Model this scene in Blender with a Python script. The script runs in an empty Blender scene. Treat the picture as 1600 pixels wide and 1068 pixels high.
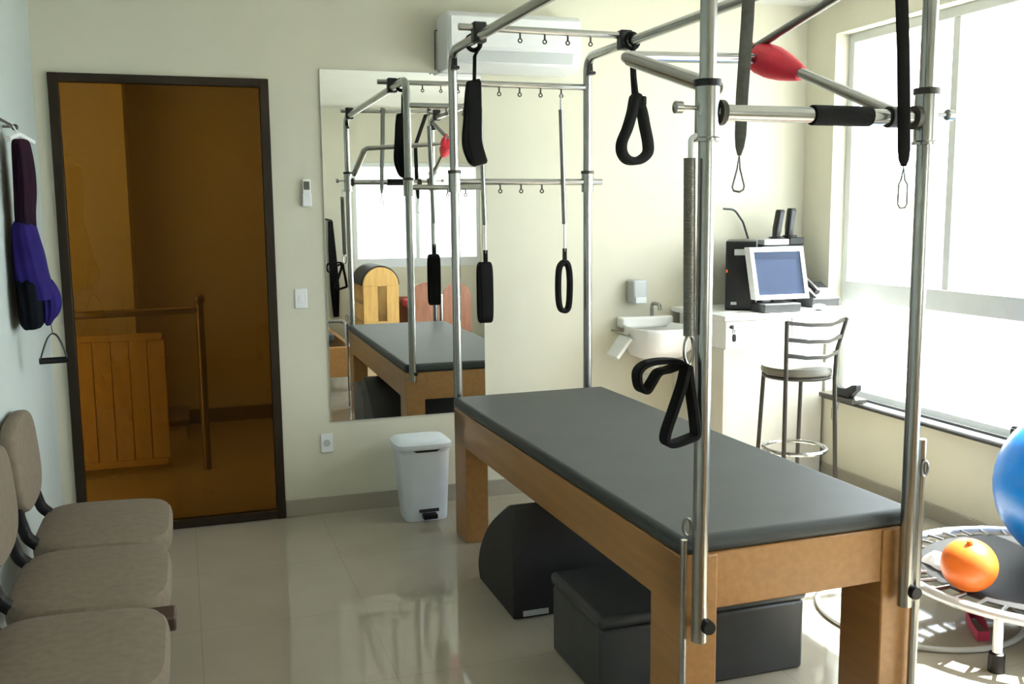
import bpy, bmesh, math, random
from mathutils import Vector, Matrix
random.seed(7)
sc = bpy.context.scene
R = math.radians
PI = math.pi

# ------------------------------------------------------------------ camera, sky, light, exposure
cam_d = bpy.data.cameras.new('camera')
cam = bpy.data.objects.new('camera', cam_d)
sc.collection.objects.link(cam)
cam_d.sensor_fit = 'HORIZONTAL'
cam_d.sensor_width = 36.0
cam_d.lens = 36.0 * 1538.0 / 1600.0
cam_d.clip_start = 0.02
cam_d.clip_end = 400
YAW, PITCH, ROLL = R(18.48), R(7.53), R(-0.58)
fwd = Vector((math.sin(YAW) * math.cos(PITCH), math.cos(YAW) * math.cos(PITCH), -math.sin(PITCH)))
rgt = Vector((math.cos(YAW), -math.sin(YAW), 0))
upv = rgt.cross(fwd)
r2 = rgt * math.cos(ROLL) + upv * math.sin(ROLL)
u2 = -rgt * math.sin(ROLL) + upv * math.cos(ROLL)
cam.matrix_world = Matrix(((r2.x, u2.x, -fwd.x, 0), (r2.y, u2.y, -fwd.y, 0), (r2.z, u2.z, -fwd.z, 1.5), (0, 0, 0, 1)))
sc.camera = cam

world = bpy.data.worlds.new('overcast_sky')
sc.world = world
world.use_nodes = True
bg = world.node_tree.nodes['Background']
bg.inputs['Color'].default_value = (0.93, 0.97, 1.0, 1)
bg.inputs['Strength'].default_value = 10.0

sun_d = bpy.data.lights.new('sun', 'SUN')
sun_d.energy = 42.0; sun_d.angle = R(0.6); sun_d.color = (1.0, 0.96, 0.88)
sun = bpy.data.objects.new('sun', sun_d); sc.collection.objects.link(sun)
SUN_DIR = Vector((-math.cos(R(58)) * .9975, math.cos(R(58)) * .07, -math.sin(R(58))))
sun.rotation_euler = SUN_DIR.to_track_quat('-Z', 'Y').to_euler()

vs = sc.view_settings
vs.view_transform = 'Standard'
vs.look = 'None'
vs.gamma = 1.0
vs.use_curve_mapping = False
vs.exposure = -0.1

def area(name, loc, rot, sx, sy, energy, col=(1, 1, 1), portal=False):
    d = bpy.data.lights.new(name, 'AREA')
    d.shape = 'RECTANGLE'; d.size = sx; d.size_y = sy; d.energy = energy; d.color = col
    o = bpy.data.objects.new(name, d); sc.collection.objects.link(o)
    o.location = loc; o.rotation_euler = rot
    if portal:
        d.cycles.is_portal = True
    return o
# sampling portal in the window opening (gives off no light of its own)
area('window_portal', (3.56, 2.6, 1.44), (0, R(90), 0), 2.0, 4.1, 1.0, portal=True)
area('rear_window_portal', (2.525, -1.14, 1.48), (R(90), 0, R(180)), 1.4, 1.1, 1.0, portal=True)
# unseen area light added to brighten the stair landing behind the tinted door
area('landing_fill', (0.2, 6.0, 2.55), (0, 0, 0), 0.9, 0.7, 17.0, (1.0, 0.93, 0.82))

# ------------------------------------------------------------------ room numbers
XL, XR, YB, YF, ZC = -0.58, 3.40, 4.88, -1.05, 2.62

# ------------------------------------------------------------------ materials
def mat(name, col, rough=0.5, metal=0.0, var=0.08, scale=12.0, bump=0.0, bscale=None, spec=0.5, stretch=None, col2=None, coat=0.0, sheen=0.0):
    m = bpy.data.materials.new(name); m.use_nodes = True
    nt = m.node_tree; b = nt.nodes['Principled BSDF']
    b.inputs['Roughness'].default_value = rough
    b.inputs['Metallic'].default_value = metal
    b.inputs['Specular IOR Level'].default_value = spec
    b.inputs['Coat Weight'].default_value = coat
    b.inputs['Sheen Weight'].default_value = sheen
    tc = nt.nodes.new('ShaderNodeTexCoord')
    mp = nt.nodes.new('ShaderNodeMapping')
    nt.links.new(tc.outputs['Object'], mp.inputs['Vector'])
    if stretch: mp.inputs['Scale'].default_value = stretch
    nz = nt.nodes.new('ShaderNodeTexNoise')
    nz.inputs['Scale'].default_value = scale; nz.inputs['Detail'].default_value = 5
    nt.links.new(mp.outputs['Vector'], nz.inputs['Vector'])
    rp = nt.nodes.new('ShaderNodeValToRGB')
    c2 = col2 or tuple(min(1, c * (1 + var)) for c in col)
    c1 = col if col2 else tuple(c * (1 - var) for c in col)
    rp.color_ramp.elements[0].color = (*c1, 1); rp.color_ramp.elements[0].position = 0.3
    rp.color_ramp.elements[1].color = (*c2, 1); rp.color_ramp.elements[1].position = 0.7
    nt.links.new(nz.outputs['Fac'], rp.inputs['Fac'])
    nt.links.new(rp.outputs['Color'], b.inputs['Base Color'])
    if bump:
        n2 = nt.nodes.new('ShaderNodeTexNoise'); n2.inputs['Scale'].default_value = bscale or scale * 8
        nt.links.new(mp.outputs['Vector'], n2.inputs['Vector'])
        bp = nt.nodes.new('ShaderNodeBump'); bp.inputs['Strength'].default_value = bump; bp.inputs['Distance'].default_value = 0.002
        nt.links.new(n2.outputs['Fac'], bp.inputs['Height']); nt.links.new(bp.outputs['Normal'], b.inputs['Normal'])
    return m

def glass(name, col, gloss=0.06, rough=0.0):
    m = bpy.data.materials.new(name); m.use_nodes = True
    nt = m.node_tree; nt.nodes.clear()
    o = nt.nodes.new('ShaderNodeOutputMaterial'); t = nt.nodes.new('ShaderNodeBsdfTransparent'); g = nt.nodes.new('ShaderNodeBsdfGlossy')
    mx = nt.nodes.new('ShaderNodeMixShader')
    t.inputs['Color'].default_value = (*col, 1); g.inputs['Roughness'].default_value = rough
    mx.inputs['Fac'].default_value = gloss
    nt.links.new(t.outputs[0], mx.inputs[1]); nt.links.new(g.outputs[0], mx.inputs[2]); nt.links.new(mx.outputs[0], o.inputs['Surface'])
    return m

def floor_mat():
    m = mat('polished_porcelain', (0.40, 0.36, 0.292), 0.055, 0, 0.05, 3.0, spec=0.55)
    nt = m.node_tree; b = nt.nodes['Principled BSDF']
    src = b.inputs['Base Color'].links[0].from_socket
    tc = nt.nodes.new('ShaderNodeTexCoord'); br = nt.nodes.new('ShaderNodeTexBrick')
    br.offset = 0.0; br.squash = 1.0
    br.inputs['Scale'].default_value = 1.0; br.inputs['Mortar Size'].default_value = 0.0012; br.inputs['Mortar Smooth'].default_value = 0.3
    br.inputs['Brick Width'].default_value = 0.6; br.inputs['Row Height'].default_value = 0.6
    nt.links.new(tc.outputs['Object'], br.inputs['Vector'])
    mx = nt.nodes.new('ShaderNodeMix'); mx.data_type = 'RGBA'
    nt.links.new(br.outputs['Fac'], mx.inputs['Factor']); nt.links.new(src, mx.inputs['A']); mx.inputs['B'].default_value = (0.28, 0.25, 0.20, 1)
    nt.links.new(mx.outputs['Result'], b.inputs['Base Color'])
    return m

M = {}
M['wall'] = mat('cream_wall_paint', (0.645, 0.622, 0.505), 0.75, var=0.02, scale=3, bump=0.15, bscale=90)
M['wall_pale_blue'] = mat('pale_grey_blue_paint', (0.47, 0.52, 0.505), 0.75, var=0.02, scale=3, bump=0.15, bscale=90)
M['ceiling'] = mat('white_ceiling_paint', (0.66, 0.655, 0.60), 0.85, var=0.02, scale=3)
M['floor'] = floor_mat()
M['skirt'] = mat('porcelain_skirting', (0.34, 0.31, 0.25), 0.15, var=0.05, scale=4)
M['doorframe'] = mat('dark_bronze_frame', (0.018, 0.010, 0.0035), 0.5, var=0.2, scale=8, spec=0.3)
M['bronze_glass'] = glass('bronze_tinted_glass', (0.28, 0.200, 0.075), 0.012)
M['glass'] = glass('clear_glass', (0.95, 0.98, 0.98), 0.05)
M['mirror'] = mat('mirror_silver', (0.86, 0.89, 0.87), 0.0, 1.0, var=0.0)
M['chrome'] = mat('brushed_chrome', (0.40, 0.40, 0.385), 0.22, 1.0, var=0.05, scale=30)
M['steel'] = mat('spring_steel', (0.24, 0.24, 0.23), 0.35, 1.0, var=0.1, scale=30)
M['darksteel'] = mat('dark_steel_tube', (0.050, 0.045, 0.036), 0.45, 0.4, var=0.1, scale=30)
M['wood'] = mat('brown_varnished_wood', (0.34, 0.165, 0.052), 0.34, var=0.2, scale=5, stretch=(9, .6, 9), col2=(0.41, 0.205, 0.068), bump=0.06, bscale=30)
M['wood_yellow'] = mat('honey_varnished_wood', (0.58, 0.33, 0.09), 0.35, var=0.2, scale=5, stretch=(6, 6, 1), col2=(0.72, 0.45, 0.15))
M['wood_red'] = mat('reddish_varnished_wood', (0.26, 0.10, 0.05), 0.35, var=0.2, scale=5, stretch=(6, 6, 1), col2=(0.36, 0.15, 0.08))
M['vinyl'] = mat('black_vinyl', (0.040, 0.047, 0.048), 0.50, var=0.1, scale=6, bump=0.12, bscale=160, spec=0.36)
M['foam'] = mat('black_upholstery', (0.018, 0.017, 0.018), 0.62, var=0.15, scale=6, bump=0.2, bscale=200)
M['boxvinyl'] = mat('charcoal_upholstery', (0.040, 0.044, 0.048), 0.42, var=0.15, scale=6, bump=0.2, bscale=200)
M['webbing'] = mat('black_webbing', (0.0035, 0.0033, 0.003), 0.85, var=0.2, scale=60, bump=0.3, bscale=300, spec=0.2)
M['greyweb'] = mat('grey_webbing', (0.085, 0.088, 0.078), 0.75, var=0.15, scale=60, bump=0.2, bscale=300)
M['black'] = mat('black_plastic', (0.006, 0.006, 0.007), 0.45, var=0.1, spec=0.35)
M['dkgrey'] = mat('dark_grey_plastic', (0.03, 0.032, 0.036), 0.45, var=0.1)
M['white'] = mat('white_plastic', (0.80, 0.81, 0.82), 0.35, var=0.02)
M['lightgrey'] = mat('light_grey_plastic', (0.50, 0.52, 0.52), 0.4, var=0.03)
M['binwhite'] = mat('bluish_white_plastic', (0.80, 0.86, 0.95), 0.35, var=0.02)
M['display'] = mat('grey_green_display', (0.10, 0.11, 0.08), 0.25, var=0.05)
M['laminate'] = mat('white_laminate', (0.84, 0.84, 0.82), 0.4, var=0.015)
M['deskside'] = mat('cream_panel', (0.74, 0.72, 0.64), 0.6, var=0.02)
M['ceramic'] = mat('white_ceramic', (0.88, 0.88, 0.87), 0.12, var=0.01)
M['fabric'] = mat('taupe_fabric', (0.172, 0.136, 0.096), 0.9, var=0.1, scale=40, bump=0.4, bscale=400)
M['brown_block'] = mat('dark_brown_plastic', (0.045, 0.020, 0.013), 0.45, var=0.1)
M['purple'] = mat('violet_cloth', (0.020, 0.013, 0.115), 0.9, var=0.25, scale=9, bump=0.4, bscale=60, spec=0.1)
M['darkcloth'] = mat('maroon_black_cloth', (0.008, 0.006, 0.011), 0.9, col2=(0.026, 0.006, 0.016), scale=7, bump=0.4, bscale=60, spec=0.1)
M['blackcloth'] = mat('black_cloth', (0.003, 0.004, 0.007), 0.9, var=0.2, scale=9, bump=0.4, bscale=60, spec=0.1)
M['red'] = mat('red_vinyl', (0.66, 0.016, 0.045), 0.5, var=0.15, scale=15, bump=0.3, bscale=60)
M['blue'] = mat('glossy_blue_rubber', (0.004, 0.26, 0.95), 0.25, var=0.05)
M['orange'] = mat('orange_rubber', (0.80, 0.17, 0.020), 0.4, var=0.12, scale=10)
M['rim'] = mat('pale_steel_rim', (0.72, 0.74, 0.80), 0.25, 0.3, var=0.04)
M['alu'] = mat('pale_aluminium', (0.60, 0.62, 0.61), 0.4, 0.2, var=0.03)
M['sill'] = mat('sill_aluminium', (0.62, 0.66, 0.70), 0.3, 0.6, var=0.05)
M['seal'] = mat('dark_window_seal', (0.025, 0.025, 0.025), 0.6, var=0.1)
M['screen'] = mat('blue_screen_off', (0.030, 0.048, 0.100), 0.45, var=0.05, spec=0.25)
M['seatpad'] = mat('olive_seat_vinyl', (0.16, 0.15, 0.12), 0.4, var=0.1)
M['paper'] = mat('white_paper', (0.85, 0.85, 0.84), 0.7, var=0.01)
M['hallwall'] = mat('landing_wall_paint', (0.72, 0.66, 0.55), 0.8, var=0.03, scale=3)
M['hallfloor'] = mat('landing_floor_tile', (0.55, 0.48, 0.38), 0.25, var=0.06, scale=3)
M['rail'] = mat('landing_rail_metal', (0.30, 0.24, 0.16), 0.3, 0.5, var=0.1)
M['slat'] = mat('landing_slat_wood', (0.60, 0.42, 0.22), 0.5, var=0.12, scale=5, stretch=(8, 8, 1))
M['terrace'] = mat('terrace_tile', (0.62, 0.61, 0.58), 0.7, var=0.05, scale=2)
M['render1'] = mat('pale_house_render', (0.70, 0.68, 0.66), 0.9, var=0.05, scale=0.4)
M['roof'] = mat('pale_tile_roof', (0.52, 0.40, 0.36), 0.9, var=0.1, scale=1.0)
M['ground'] = mat('hazy_ground', (0.45, 0.48, 0.42), 0.95, var=0.15, scale=0.05)
M['band'] = mat('red_rubber_band', (0.45, 0.03, 0.08), 0.6, var=0.1)

# ------------------------------------------------------------------ mesh helpers
class MB:
    def __init__(s): s.v = []; s.f = []
    def add(s, vs_, fs):
        o = len(s.v); s.v += [Vector(q) for q in vs_]; s.f += [tuple(i + o for i in t) for t in fs]; return s
    def box(s, x0, x1, y0, y1, z0, z1):
        return s.add([(x0, y0, z0), (x1, y0, z0), (x1, y1, z0), (x0, y1, z0), (x0, y0, z1), (x1, y0, z1), (x1, y1, z1), (x0, y1, z1)],
                     [(3, 2, 1, 0), (4, 5, 6, 7), (0, 1, 5, 4), (1, 2, 6, 5), (2, 3, 7, 6), (3, 0, 4, 7)])
    def loft(s, rings, cap=True, closed=False):
        n = len(rings[0]); vs_ = [q for r_ in rings for q in r_]; fs = []
        m = len(rings)
        for i in range(m if closed else m - 1):
            for j in range(n):
                a = i * n + j; b = i * n + (j + 1) % n; c = ((i + 1) % m) * n + (j + 1) % n; d = ((i + 1) % m) * n + j
                fs.append((a, b, c, d))
        if cap and not closed:
            fs.append(tuple(reversed(range(n)))); fs.append(tuple((m - 1) * n + j for j in range(n)))
        return s.add(vs_, fs)
    def tube(s, pts, r, n=12, closed=False):
        pts = [Vector(p) for p in pts]; m = len(pts)
        rs = r if isinstance(r, (list, tuple)) else [r] * m
        tang = []
        for i in range(m):
            if closed: t = pts[(i + 1) % m] - pts[i - 1]
            elif i == 0: t = pts[1] - pts[0]
            elif i == m - 1: t = pts[-1] - pts[-2]
            else: t = (pts[i + 1] - pts[i]).normalized() + (pts[i] - pts[i - 1]).normalized()
            tang.append(t.normalized())
        a = Vector((0, 0, 1)) if abs(tang[0].z) < 0.9 else Vector((1, 0, 0))
        u = tang[0].cross(a).normalized(); rings = []
        for i in range(m):
            u = (u - tang[i] * u.dot(tang[i])).normalized(); w = tang[i].cross(u)
            rings.append([pts[i] + (u * math.cos(2 * PI * k / n) + w * math.sin(2 * PI * k / n)) * rs[i] for k in range(n)])
        return s.loft(rings, True, closed)
    def ribbon(s, pts, wdir, width, thick, closed=False):
        pts = [Vector(p) for p in pts]; m = len(pts); wd = Vector(wdir).normalized(); rings = []
        ws = width if isinstance(width, (list, tuple)) else [width] * m
        for i in range(m):
            if closed: t = pts[(i + 1) % m] - pts[i - 1]
            elif i == 0: t = pts[1] - pts[0]
            elif i == m - 1: t = pts[-1] - pts[-2]
            else: t = pts[i + 1] - pts[i - 1]
            t.normalize(); w = (wd - t * wd.dot(t)).normalized(); nn = t.cross(w)
            a, b = w * ws[i] / 2, nn * thick / 2
            rings.append([pts[i] + a + b * .6, pts[i] + a * .85 + b, pts[i] - a * .85 + b, pts[i] - a + b * .6, pts[i] - a - b * .6, pts[i] - a * .85 - b, pts[i] + a * .85 - b, pts[i] + a - b * .6])
        return s.loft(rings, True, closed)
    def lathe(s, prof, c=(0, 0, 0), n=28, axis='Z', sx=1, sy=1):
        c = Vector(c); rings = []
        for r_, h in prof:
            ring = []
            for k in range(n):
                a = 2 * PI * k / n; p, q = r_ * math.cos(a) * sx, r_ * math.sin(a) * sy
                ring.append(c + (Vector((p, q, h)) if axis == 'Z' else Vector((h, p, q)) if axis == 'X' else Vector((q, h, p))))
            rings.append(ring)
        return s.loft(rings)
    def prism(s, outline, fn, d0, d1):
        return s.loft([[Vector(fn(a, b, d0)) for a, b in outline], [Vector(fn(a, b, d1)) for a, b in outline]])
    def sphere(s, c, r, nu=32, nv=18, sc_=(1, 1, 1)):
        prof = [(max(1e-4, math.sin(PI * i / nv)) * r, -math.cos(PI * i / nv) * r) for i in range(nv + 1)]
        c = Vector(c); rings = [[c + Vector((q * math.cos(2 * PI * k / nu) * sc_[0], q * math.sin(2 * PI * k / nu) * sc_[1], h * sc_[2])) for k in range(nu)] for q, h in prof]
        return s.loft(rings)
    def cushion(s, c, a1, a2, nn, h1, h2, t, e=4.0, n=40, dome=0.012, edge=0.35):
        c, a1, a2, nn = Vector(c), Vector(a1).normalized(), Vector(a2).normalized(), Vector(nn).normalized()
        def ring(k, z):
            out = []
            for i in range(n):
                a = 2 * PI * i / n; ca, sa = math.cos(a), math.sin(a)
                x = math.copysign(abs(ca) ** (2 / e), ca) * h1; y = math.copysign(abs(sa) ** (2 / e), sa) * h2
                ins = (1 - k)
                out.append(c + a1 * (x - math.copysign(ins * min(abs(x), 1), x)) + a2 * (y - math.copysign(ins * min(abs(y), 1), y)) + nn * z)
            return out
        T = t / 2
        rings = [ring(.80, -T), ring(.95, -T), ring(.99, -T * .75), ring(1, -T * (1 - 2 * edge)), ring(1, T * .25), ring(.985, T * .7), ring(.95, T), ring(.80, T + dome * .6), ring(.5, T + dome * .9), ring(.12, T + dome)]
        return s.loft(rings)

def arcpts(pts, rad, seg=6):
    pts = [Vector(p) for p in pts]; out = [pts[0]]
    for i in range(1, len(pts) - 1):
        a, b, c = pts[i - 1], pts[i], pts[i + 1]
        d1, d2 = (a - b).normalized(), (c - b).normalized()
        ang = d1.angle(d2); L = min(rad / math.tan(ang / 2), (a - b).length * .49, (c - b).length * .49)
        p0, p2 = b + d1 * L, b + d2 * L
        for k in range(seg + 1):
            t = k / seg; out.append(p0 * (1 - t) ** 2 + b * 2 * t * (1 - t) + p2 * t * t)
    out.append(pts[-1]); return out

def cr(pts, closed=True, k=5):
    P = [Vector(p) for p in pts]; n = len(P); out = []
    for i in range(n if closed else n - 1):
        a = P[i - 1] if (closed or i > 0) else P[0]; b = P[i]; c = P[(i + 1) % n]; d_ = P[(i + 2) % n] if (closed or i < n - 2) else P[-1]
        for j in range(k):
            t = j / k
            out.append(.5 * ((2 * b) + (c - a) * t + (2 * a - 5 * b + 4 * c - d_) * t * t + (3 * b - a - 3 * c + d_) * t ** 3))
    if not closed: out.append(P[-1])
    return out

def rib(p0, p1, r, coils):
    p0, p1 = Vector(p0), Vector(p1); n = coils * 2
    return [p0.lerp(p1, i / n) for i in range(n + 1)], [r if i % 2 == 0 else r * .92 for i in range(n + 1)]

FRAME = {}
def link(o, parent=None):
    sc.collection.objects.link(o)
    if parent is not None:
        o.parent = parent
    return o
def tag(o, label=None, cat=None, group=None, kind=None):
    if label: o['label'] = label
    if cat: o['category'] = cat
    if group: o['group'] = group
    if kind: o['kind'] = kind
    return o
def thing(name, label, cat, loc=(0, 0, 0), rz=0.0, group=None, kind=None):
    o = bpy.data.objects.new(name, None); o.empty_display_size = 0.1
    link(o); o.location = loc; o.rotation_euler = (0, 0, rz)
    FRAME[o.name] = Matrix.Translation(loc) @ Matrix.Rotation(rz, 4, 'Z')
    return tag(o, label, cat, group, kind)
def obj(name, mb, m, parent=None, bev=0.0, seg=2, smooth=35, local=False, loc=None, sub=0):
    """one mesh object; mb holds world coordinates unless local; loc = origin for a top-level mesh"""
    me = bpy.data.meshes.new(name)
    if parent is not None: fr = FRAME[parent.name]
    else: fr = Matrix.Translation(loc) if loc else Matrix.Identity(4)
    inv = fr.inverted()
    vv = mb.v if local else [inv @ q for q in mb.v]
    me.from_pydata([tuple(q) for q in vv], [], mb.f)
    bm = bmesh.new(); bm.from_mesh(me); bmesh.ops.recalc_face_normals(bm, faces=bm.faces); bm.to_mesh(me); bm.free()
    me.materials.append(M[m] if isinstance(m, str) else m)
    me.polygons.foreach_set('use_smooth', [True] * len(me.polygons))
    me.set_sharp_from_angle(angle=R(smooth))
    o = bpy.data.objects.new(name, me); link(o, parent)
    if loc and parent is None: o.location = loc
    FRAME[o.name] = fr
    if bev:
        md = o.modifiers.new('bevel', 'BEVEL'); md.width = bev; md.segments = seg; md.limit_method = 'ANGLE'; md.angle_limit = R(40)
    if sub:
        md = o.modifiers.new('subdivision', 'SUBSURF'); md.levels = sub; md.render_levels = sub
    return o
def struct(name, mb, m, bev=0.0, label=None):
    o = obj(name, mb, m, bev=bev); return tag(o, label, None, None, 'structure')
def B(*a): return MB().box(*a)
def sthing(name, label=None):
    o = thing(name, label, None, kind='structure'); return o

# ------------------------------------------------------------------ the room
struct('floor', B(XL - .1, XR + .12, YF - .1, YB + .10, -0.06, 0.0), 'floor', label='glossy beige polished porcelain floor')
struct('ceiling', B(XL - .1, XR + .2, YF - .1, YB + .12, ZC, ZC + .08), 'ceiling', label='plain white ceiling')
DX0, DX1, DZ = -0.52, 0.43, 2.13
wb = MB()
wb.box(XL - .1, DX0, YB, YB + .12, 0, ZC); wb.box(DX1, XR + .2, YB, YB + .12, 0, ZC); wb.box(DX0, DX1, YB, YB + .12, DZ, ZC)
struct('wall_back', wb, 'wall', label='cream painted back wall with the door and mirror')
struct('wall_left', B(XL - .1, XL, YF, YB, 0, ZC), 'wall_pale_blue', label='pale grey blue left wall behind the chairs')
FX0, FX1, FZ0, FZ1 = 1.80, 3.25, 0.90, 2.05
wf = MB()
wf.box(XL - .1, FX0, YF - .1, YF, 0, ZC); wf.box(FX1, XR + .2, YF - .1, YF, 0, ZC); wf.box(FX0, FX1, YF - .1, YF, 0, FZ0); wf.box(FX0, FX1, YF - .1, YF, FZ1, ZC)
struct('wall_front', wf, 'wall', label='cream painted wall behind the camera')
WY0, WY1, WZ0, WZ1 = 0.55, 4.62, 0.46, 2.43
wr = MB()
wr.box(XR, XR + .16, YF, YB, 0, WZ0); wr.box(XR, XR + .16, YF, YB, WZ1, ZC); wr.box(XR, XR + .16, WY1, YB, WZ0, WZ1); wr.box(XR, XR + .16, YF, WY0, WZ0, WZ1)
struct('wall_right', wr, 'wall', label='cream painted wall around the wide window')
bb = MB(); bb.box(DX1 + .002, XR - .012, YB - .012, YB, 0, .085); bb.box(XL + .012, DX0 - .002, YB - .012, YB, 0, .085)
struct('baseboard_back', bb, 'skirt', .002, label='beige porcelain skirting along the back wall')
struct('baseboard_right', B(XR - .012, XR, YF, YB, 0, .075), 'skirt', .002, label='beige porcelain skirting under the window')
struct('baseboard_left', B(XL, XL + .012, YF, YB, 0, .085), 'skirt', .002, label='beige porcelain skirting behind the chairs')

# door with tinted pane
d = sthing('door_1', 'dark framed door with one large bronze tinted glass pane')
fw = .042
obj('jamb', B(DX0, DX0 + fw, YB - .02, YB + .03, 0, DZ), 'doorframe', d, .003)
obj('jamb', B(DX1 - fw, DX1, YB - .02, YB + .03, 0, DZ), 'doorframe', d, .003)
obj('head', B(DX0 + fw, DX1 - fw, YB - .02, YB + .03, DZ - .038, DZ), 'doorframe', d, .003)
obj('bottom_rail', B(DX0 + fw, DX1 - fw, YB - .02, YB + .03, 0.004, .042), 'doorframe', d, .003)
obj('pane', B(DX0 + fw, DX1 - fw, YB + .004, YB + .012, .042, DZ - .038), 'bronze_glass', d)

# stair landing behind the door
struct('floor_landing', B(-2.0, 1.5, YB + .10, 7.6, -.06, 0), 'hallfloor', label='tiled floor of the stair landing')
struct('ceiling_landing', B(-2.0, 1.5, YB + .12, 7.6, ZC, ZC + .06), 'ceiling', label='ceiling of the stair landing')
struct('wall_landing_back', B(-.30, 1.5, 7.4, 7.5, 0, ZC), 'hallwall', label='far wall of the stair landing')
struct('wall_landing_left', B(-1.95, -.30, 6.75, 7.5, 0, ZC), 'hallwall', label='nearer wall of the stair landing')
struct('wall_landing_side', B(-2.05, -1.95, YB + .12, 7.5, 0, ZC), 'hallwall', label='left side wall of the stair landing')
struct('wall_landing_right', B(1.5, 1.6, YB + .12, 7.5, 0, ZC), 'hallwall', label='right side wall of the stair landing')
struct('baseboard_landing', B(-.30, 1.5, 7.385, 7.4, 0, .10), 'rail', label='dark skirting along the landing wall')
rl = thing('stair_railing', 'wooden slatted stair railing seen through the tinted door', 'railing', (-.5, 6.0, 0))
obj('handrail', MB().tube([(-1.6, 6.0, .93), (.085, 6.0, .955)], .022), 'rail', rl)
obj('newel_post', MB().tube([(.085, 6.0, 0), (.085, 6.0, .99)], .024).sphere((.085, 6.0, 1.015), .035, 16, 10), 'rail', rl)
obj('top_rail', B(-1.4, -.13, 5.985, 6.015, .79, .83), 'slat', rl, .003)
obj('bottom_rail', B(-1.4, -.13, 5.985, 6.015, .055, .095), 'slat', rl, .003)
for i in range(13):
    x = -1.38 + i * .0975
    obj('slat', B(x, x + .093, 5.99, 6.01, .095, .79), 'slat', rl, .003)
st = thing('landing_step', 'low step at the foot of the landing wall behind the door', 'step', (-.1, 7.1, 0))
obj('tread', B(-.22, .0, 6.85, 7.35, .1, .14), 'rail', st, .004); obj('riser', B(-.20, -.02, 6.88, 7.33, 0, .1), 'hallwall', st)

# window
w = sthing('window_1', 'wide aluminium window along the right wall with bright daylight')
fx0, fx1 = XR + .085, XR + .135
obj('frame_side', B(fx0, fx1, WY1 - .045, WY1, WZ0, WZ1), 'alu', w, .003)
obj('frame_side', B(fx0, fx1, WY0, WY0 + .045, WZ0, WZ1), 'alu', w, .003)
obj('frame_head', B(fx0, fx1, WY0 + .045, WY1 - .045, WZ1 - .05, WZ1), 'alu', w, .003)
obj('mid_rail', B(fx0 - .012, fx1, WY0 + .045, WY1 - .045, 1.0, 1.105), 'alu', w, .004)
obj('sill_frame', B(fx0, fx1, WY0 + .045, WY1 - .045, WZ0, WZ0 + .05), 'alu', w, .003)
mys = [3.84, 3.02, 2.2, 1.38]
for y in mys:
    obj('mullion', B(fx0 + .005, fx1 - .005, y - .022, y + .022, 1.105, WZ1 - .05), 'alu', w, .003)
for y in (3.02, 1.38):
    obj('lower_mullion', B(fx0 + .005, fx1 - .005, y - .02, y + .02, WZ0 + .05, 1.0), 'alu', w, .003)
ys = [WY1 - .045] + mys + [WY0 + .045]
for a, b in zip(ys[:-1], ys[1:]):
    obj('pane', B(XR + .108, XR + .113, b + .022, a - .022, 1.105, WZ1 - .05), 'glass', w)
ys = [WY1 - .045, 3.02, 1.38, WY0 + .045]
for a, b in zip(ys[:-1], ys[1:]):
    obj('pane', B(XR + .108, XR + .113, b + .02, a - .02, WZ0 + .05, 1.0), 'glass', w)
w2 = sthing('window_2', 'smaller aluminium window in the wall behind the camera, seen in the mirror')
gy0, gy1 = YF - .075, YF - .035
obj('frame_side', B(FX0, FX0 + .045, gy0, gy1, FZ0, FZ1), 'alu', w2, .003); obj('frame_side', B(FX1 - .045, FX1, gy0, gy1, FZ0, FZ1), 'alu', w2, .003)
obj('frame_head', B(FX0 + .045, FX1 - .045, gy0, gy1, FZ1 - .05, FZ1), 'alu', w2, .003); obj('sill_frame', B(FX0 + .045, FX1 - .045, gy0, gy1, FZ0, FZ0 + .10), 'alu', w2, .003)
obj('mullion', B(2.50, 2.545, gy0 + .004, gy1 - .004, 1.0, FZ1 - .05), 'alu', w2, .003)
obj('pane', B(FX0 + .045, 2.50, YF - .058, YF - .053, 1.0, FZ1 - .05), 'glass', w2); obj('pane', B(2.545, FX1 - .045, YF - .058, YF - .053, 1.0, FZ1 - .05), 'glass', w2)
s = sthing('trim_1', 'aluminium track with dark edges along the window sill')
obj('track', B(XR - .025, XR + .085, WY0, WY1 - .01, WZ0 - .005, WZ0 + .012), 'sill', s, .002)
obj('dark_edge', B(XR - .032, XR - .020, WY0, WY1 - .01, WZ0 - .010, WZ0 + .004), 'seal', s)
obj('dark_edge', B(XR + .04, XR + .052, WY0, WY1 - .01, WZ0 + .012, WZ0 + .024), 'seal', s)

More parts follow.
